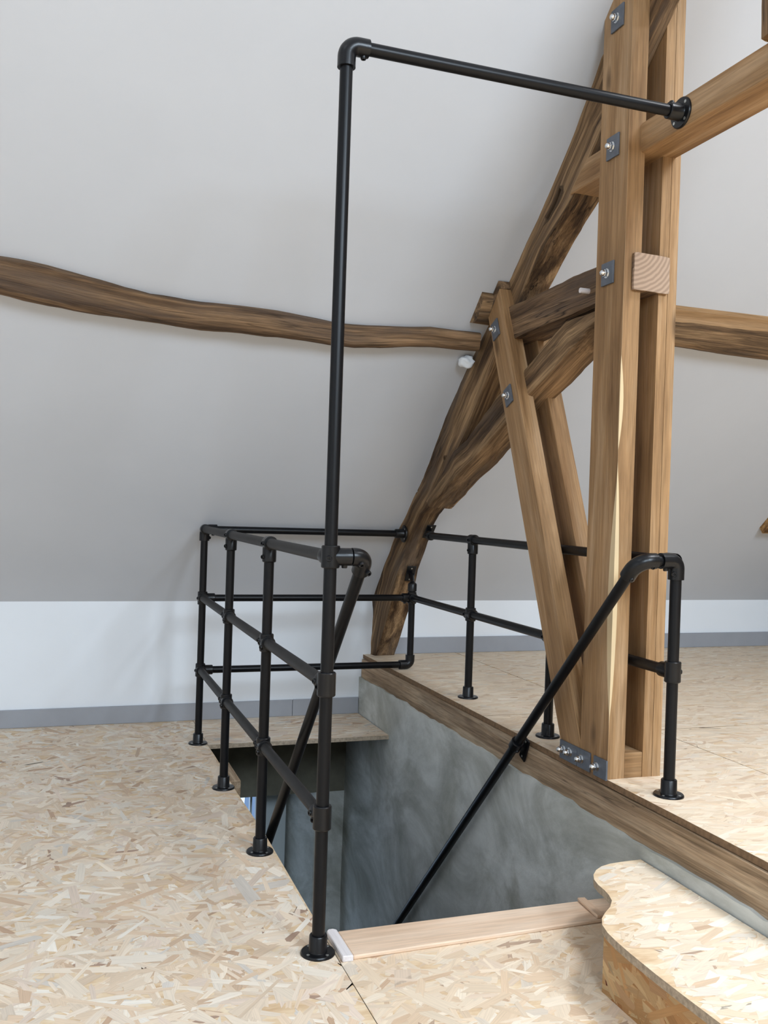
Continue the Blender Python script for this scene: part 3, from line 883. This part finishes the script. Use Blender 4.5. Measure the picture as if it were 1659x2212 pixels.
def arc(c, d0, d1, R, n=10):
    """path turning at corner c from direction d0 (incoming) to d1 (outgoing)"""
    d0 = Vector(d0).normalized(); d1 = Vector(d1).normalized(); c = Vector(c)
    ang = math.acos(max(-1, min(1, d0.dot(d1)))); t = R * math.tan(ang / 2)
    p0 = c - d0 * t; nrm = (d1 - d0 * d0.dot(d1)).normalized(); ctr = p0 + nrm * R
    return [ctr + (-nrm * math.cos(ang * i / n) + d0 * math.sin(ang * i / n)) * R for i in range(n + 1)], t


def elbow(root, c, d0, d1, l0, l1, R=0.03, name='elbow'):
    pts, t = arc(c, d0, d1, R)
    d0 = Vector(d0).normalized(); d1 = Vector(d1).normalized(); c = Vector(c)
    path = [c - d0 * l0, c - d0 * (l0 - 0.003)] + pts + [c + d1 * (l1 - 0.003), c + d1 * l1]
    mb = MB(); mb.sweep(path, RC + 0.0006, 24)
    return mb.build(name, 'black_cast', root)


RB = 1.0
# ---- left and back railing
ra_ = tag(empty('pipe_railing', (XL, PY[0], 0)), 'black pipe railing on the lower floor with a tall post carrying an overhead tube', 'railing')
zend = [ZTOP - 0.02, ZT_ - 0.01, ZT_ - 0.01, ZT_ - 0.01]
for y, z in zip(PY, zend):
    p = tubeo('post', (XL, y, 0.004), (XL, y, z), ra_); base(p, XL, y, 0.0)
for z, nm in ((ZT_, 'top_rail'), (ZM, 'middle_rail'), (ZLO, 'lower_rail')):
    tubeo(nm, (XL, PY[0], z), (XL, PY[3] - 0.005, z), ra_, 'black_dusty')
    xe = 1.672 if z == ZT_ else XR
    tubeo(nm, (XL + 0.005, PY[3], z), (xe, PY[3], z), ra_)
for y in PY[1:3]:
    mb = MB(); collar(mb, (XL, y, ZT_), (0, 1, 0), 0.046, RC + 0.001); socket(mb, (XL, y, ZT_ - 0.012), (0, 0, -1), 0.050)
    f_ = mb.build('tee_fitting', 'black_cast', ra_)
    screw(f_, (XL - RC, y - 0.008, ZT_ + 0.0), (-1, -0.4, 0)); screw(f_, (XL - RC + 0.002, y - 0.006, ZT_ - 0.045), (-1, -0.5, 0))
    for z in (ZM, ZLO):
        mb = MB(); collar(mb, (XL, y, z), (0, 0, 1), 0.058); collar(mb, (XL, y, z), (0, 1, 0), 0.066, RC + 0.001)
        f_ = mb.build('cross_fitting', 'black_cast', ra_)
        for dy, dz in ((-0.024, -0.012), (0.0, 0.0), (0.022, 0.006)): screw(f_, (XL - RC + 0.002, y + dy, z + dz), (-1, -0.3, -0.2))
for z in (ZM, ZLO):
    mb = MB(); collar(mb, (XL, PY[0], z), (0, 0, 1), 0.062, RC + 0.001); socket(mb, (XL, PY[0], z), (0, 1, 0), 0.052)
    f_ = mb.build('tee_fitting', 'black_cast', ra_)
    screw(f_, (XL - RC + 0.002, PY[0] + 0.034, z + 0.002), (-1, -0.2, 0.0)); screw(f_, (XL - RC + 0.003, PY[0] + 0.008, z - 0.008), (-1, -0.6, 0))
    mb = MB(); collar(mb, (XL, PY[3], z), (0, 0, 1), 0.062); socket(mb, (XL, PY[3], z), (0, -1, 0), 0.034, RC + 0.001); socket(mb, (XL, PY[3], z), (1, 0, 0), 0.058)
    f_ = mb.build('corner_fitting', 'black_cast', ra_); screw(f_, (XL - RC + 0.002, PY[3] - 0.012, z), (-1, -0.4, 0))
# far corner head
mb = MB(); pts, t = arc((XL, PY[3], ZT_), (0, 0, 1), (1, 0, 0), 0.024)
mb.sweep([(XL, PY[3], ZT_ - 0.055)] + pts + [(XL + 0.058, PY[3], ZT_)], RC + 0.0006, 24); socket(mb, (XL, PY[3], ZT_), (0, -1, 0), 0.034, RC + 0.001)
f_ = mb.build('corner_fitting', 'black_cast', ra_); screw(f_, (XL + 0.02, PY[3] - 0.015, ZT_ - 0.04), (0.6, -1, 0)); screw(f_, (XL + 0.04, PY[3] - 0.004, ZT_ - RC), (0, -0.2, -1))
# near post head of the handrail
mb = MB(); collar(mb, (XL, PY[0], ZT_), (0, 0, 1), 0.058, RC + 0.001); socket(mb, (XL, PY[0], ZT_), (0, 1, 0), 0.05); socket(mb, (XL, PY[0], ZT_), (1, 0, 0), 0.056)
f_ = mb.build('corner_fitting', 'black_cast', ra_)
screw(f_, (XL - 0.010, PY[0] - RC + 0.001, ZT_ - 0.004), (-0.3, -1, 0)); screw(f_, (XL + 0.038, PY[0], ZT_ - RC), (0, 0, -1))
HX = 0.7635; hd = Vector((0, 0.958, -1.03)).normalized()
tubeo('handrail_stub', (XL, PY[0], ZT_), (HX - 0.02, PY[0], ZT_), ra_)
e_ = elbow(ra_, (HX, PY[0], ZT_), (1, 0, 0), hd, 0.036, 0.055, 0.028)
screw(e_, (HX - 0.014, PY[0] - 0.016, ZT_ - 0.018), (0, -1, -0.8)); screw(e_, (HX + 0.012, PY[0] + 0.006, ZT_ - 0.042), (0.3, -1, -0.6))
h0 = Vector((HX, PY[0], ZT_)); tubeo('handrail', h0 + hd * 0.02, h0 + hd * 2.75, ra_)
# overhead tube
e_ = elbow(ra_, (XL, PY[0], ZTOP), (0, 0, 1), (1, 0, 0), 0.058, 0.058, 0.030)
screw(e_, (XL + 0.045, PY[0], ZTOP - RC), (0, 0, -1))
tubeo('overhead_tube', (XL + 0.02, PY[0], ZTOP), (1.69, PY[0], ZTOP), ra_)
f_ = wallflange(ra_, (1.697, PY[0], ZTOP), (-1, 0, 0)); screw(f_, (1.697 - 0.036, PY[0], ZTOP + RC - 0.001), (0, 0, 1))
# back rail flange on the rafter
wallflange(ra_, (1.688, PY[3], ZT_), (-1, 0, 0))
# corner tube hanging from the rafter
tubeo('corner_tube', (XR, PY[3], ZLO), (XR, PY[3], ZM + 0.050), ra_)
mb = MB(); pts, t = arc((XR, PY[3], ZLO), (1, 0, 0), (0, 0, 1), 0.024)
mb.sweep([(XR - 0.058, PY[3], ZLO)] + pts + [(XR, PY[3], ZLO + 0.050)], RC + 0.0006, 24); mb.build('elbow', 'black_cast', ra_)
mb = MB(); collar(mb, (XR, PY[3], ZM), (0, 0, 1), 0.060); socket(mb, (XR, PY[3], ZM), (-1, 0, 0), 0.055); socket(mb, (XR, PY[3], ZM), (0, -1, 0), 0.030, RC + 0.001)
f_ = mb.build('corner_fitting', 'black_cast', ra_); screw(f_, (XR - 0.04, PY[3] - 0.004, ZM - RC), (0, -0.2, -1)); screw(f_, (XR + 0.02, PY[3], ZM - 0.018), (1, -0.4, 0))


def swivel(root, pc, n, tdir, tail, taildir, label=None):
    """rectangular plate (centre pc, normal n, long axis tdir) with a clevis and a tube cup at tail"""
    n = Vector(n).normalized(); t = Vector(tdir).normalized(); s = n.cross(t)
    pc = Vector(pc); V = []
    for a in (-0.5, 0.5):
        for b in (-0.5, 0.5):
            for c in (0, 1): V.append(pc + t * a * 0.092 + s * b * 0.050 + n * c * 0.006)
    F = [(0, 1, 3, 2), (4, 6, 7, 5), (0, 4, 5, 1), (2, 3, 7, 6), (0, 2, 6, 4), (1, 5, 7, 3)]
    o = adopt(link('swivel_plate', V, F, 'black_cast', bevel=0.002), root)
    for a in (-0.033, 0.033):
        q = MB().lathe(pc + t * a + n * 0.006, n, [(0.0042, 0), (0.0042, 0.001), (0.002, 0.0014)], 10).build('screw', 'screw'); q.parent = o
    tl = Vector(tail); td = Vector(taildir).normalized()
    mb = MB()
    hub = pc + n * 0.024
    for k in (-1, 1): mb.lathe(hub + s * (0.007 * k - 0.004), s, [(0.013, 0), (0.013, 0.008)], 14)
    mb.sweep([hub, (hub + tl) / 2, tl], 0.0125, 12)
    mb.lathe(tl, td, [(0.012, -0.006), (0.020, 0), (RC, 0.006), (RC, 0.040), (RC - 0.002, 0.042), (r, 0.042)], 24)
    c_ = mb.build('swivel_cup', 'black_cast', root)
    return o


sw_n = Vector((0, -0.72, -0.69)); sw_t = Vector((0, -0.69, 0.72))
swivel(ra_, (1.768, 4.598, 0.815), (0, -0.88, -0.47), (0, -0.47, 0.88), (XR, PY[3], ZM + 0.075), (0, 0, -1))

# ---- right railing on the raised floor
rb = tag(empty('pipe_railing', (XR, RY[0], H2)), 'black pipe railing on the raised floor running through the doubled truss posts', 'railing')
for y in RY:
    p = tubeo('post', (XR, y, H2 + 0.004), (XR, y, ZT_ - 0.008), rb); base(p, XR, y, H2)
tubeo('top_rail', (XR, RY[0] + 0.005, ZT_), (XR, 4.270, ZT_), rb)
tubeo('middle_rail', (XR, RY[0] + 0.005, ZM), (XR, PY[3] - 0.025, ZM), rb)
swivel(rb, (1.788, 4.402, 1.045), sw_n, sw_t, (XR, 4.300, ZT_), (0, -1, 0))
for y in RY[1:]:
    mb = MB(); collar(mb, (XR, y, ZT_), (0, 1, 0), 0.046, RC + 0.001); socket(mb, (XR, y, ZT_ - 0.012), (0, 0, -1), 0.050)
    f_ = mb.build('tee_fitting', 'black_cast', rb); screw(f_, (XR - RC + 0.002, y - 0.006, ZT_ - 0.045), (-1, -0.5, 0)); screw(f_, (XR - RC, y - 0.008, ZT_), (-1, -0.4, 0))
    mb = MB(); collar(mb, (XR, y, ZM), (0, 0, 1), 0.058); collar(mb, (XR, y, ZM), (0, 1, 0), 0.066, RC + 0.001)
    f_ = mb.build('cross_fitting', 'black_cast', rb); screw(f_, (XR - RC + 0.002, y + 0.02, ZM), (-1, -0.4, 0))
mb = MB(); collar(mb, (XR, RY[0], ZM), (0, 0, 1), 0.062, RC + 0.001); socket(mb, (XR, RY[0], ZM), (0, 1, 0), 0.055)
f_ = mb.build('tee_fitting', 'black_cast', rb); screw(f_, (XR + RC - 0.002, RY[0] - 0.004, ZM), (1, -0.3, 0))
mb = MB(); pts, t = arc((XR, RY[0], ZT_), (0, 0, 1), (-1, 0, 0), 0.022)
mb.sweep([(XR, RY[0], ZT_ - 0.055)] + pts + [(XR - 0.056, RY[0], ZT_)], RC + 0.0006, 24); socket(mb, (XR, RY[0], ZT_), (0, 1, 0), 0.05)
f_ = mb.build('corner_fitting', 'black_cast', rb); screw(f_, (XR - 0.018, RY[0] - 0.016, ZT_ - 0.038), (-0.6, -1, 0)); screw(f_, (XR - 0.040, RY[0] - 0.004, ZT_ - RC), (0, -0.2, -1))
HX2 = 1.601; hd2 = Vector((0, 1.0, -1.0)).normalized()
tubeo('handrail_stub', (XR - 0.01, RY[0], ZT_), (HX2 + 0.02, RY[0], ZT_), rb)
e_ = elbow(rb, (HX2, RY[0] - 0.010, ZT_), (-1, 0, 0), hd2, 0.060, 0.070, 0.045)
screw(e_, (HX2 + 0.045, RY[0] - 0.02, ZT_ - 0.016), (0, -1, -0.8)); screw(e_, (HX2 - 0.002, RY[0] + 0.018, ZT_ - 0.055), (0.2, -1, -0.9))
h1 = Vector((HX2, RY[0] - 0.010, ZT_)); tubeo('handrail', h1 + hd2 * 0.02, h1 + hd2 * 2.75, rb)
# handrail bracket on the edge beam
k0 = (3.035 - h1.y) / hd2.y; hc = h1 + hd2 * k0
mb = MB(); collar(mb, hc, hd2, 0.040, RC + 0.0005)
mb.sweep([hc + Vector((0.018, 0, -0.004)), hc + Vector((0.030, 0, -0.012)), (1.636, hc.y, hc.z - 0.02)], 0.009, 12)
f_ = mb.build('rail_bracket', 'black_cast', rb)
screw(f_, hc + Vector((0, -0.006, -RC)), (0, -0.5, -1))
v, f = boxv(1.630, 1.6375, -0.021, 0.021, -0.044, 0.044)
cr, sr = math.cos(0.42), math.sin(0.42)
pz = hc + Vector((0, -0.004, -0.018))
pl_ = adopt(link('bracket_plate', [(x, pz.y + y * cr - z * sr, pz.z + y * sr + z * cr) for x, y, z in v], f, 'black_cast', bevel=0.002), rb)
for a in (-0.032, 0.032):
    q = MB().lathe((1.630, pz.y - a * sr, pz.z + a * cr), (-1, 0, 0), [(0.0045, 0), (0.0045, 0.001), (0.002, 0.0014)], 10).build('screw', 'screw'); q.parent = pl_

# sub-parts were linked under their parts before the parts were adopted by a root;
# every mesh carries world coordinates, so only the roots' own offset matters
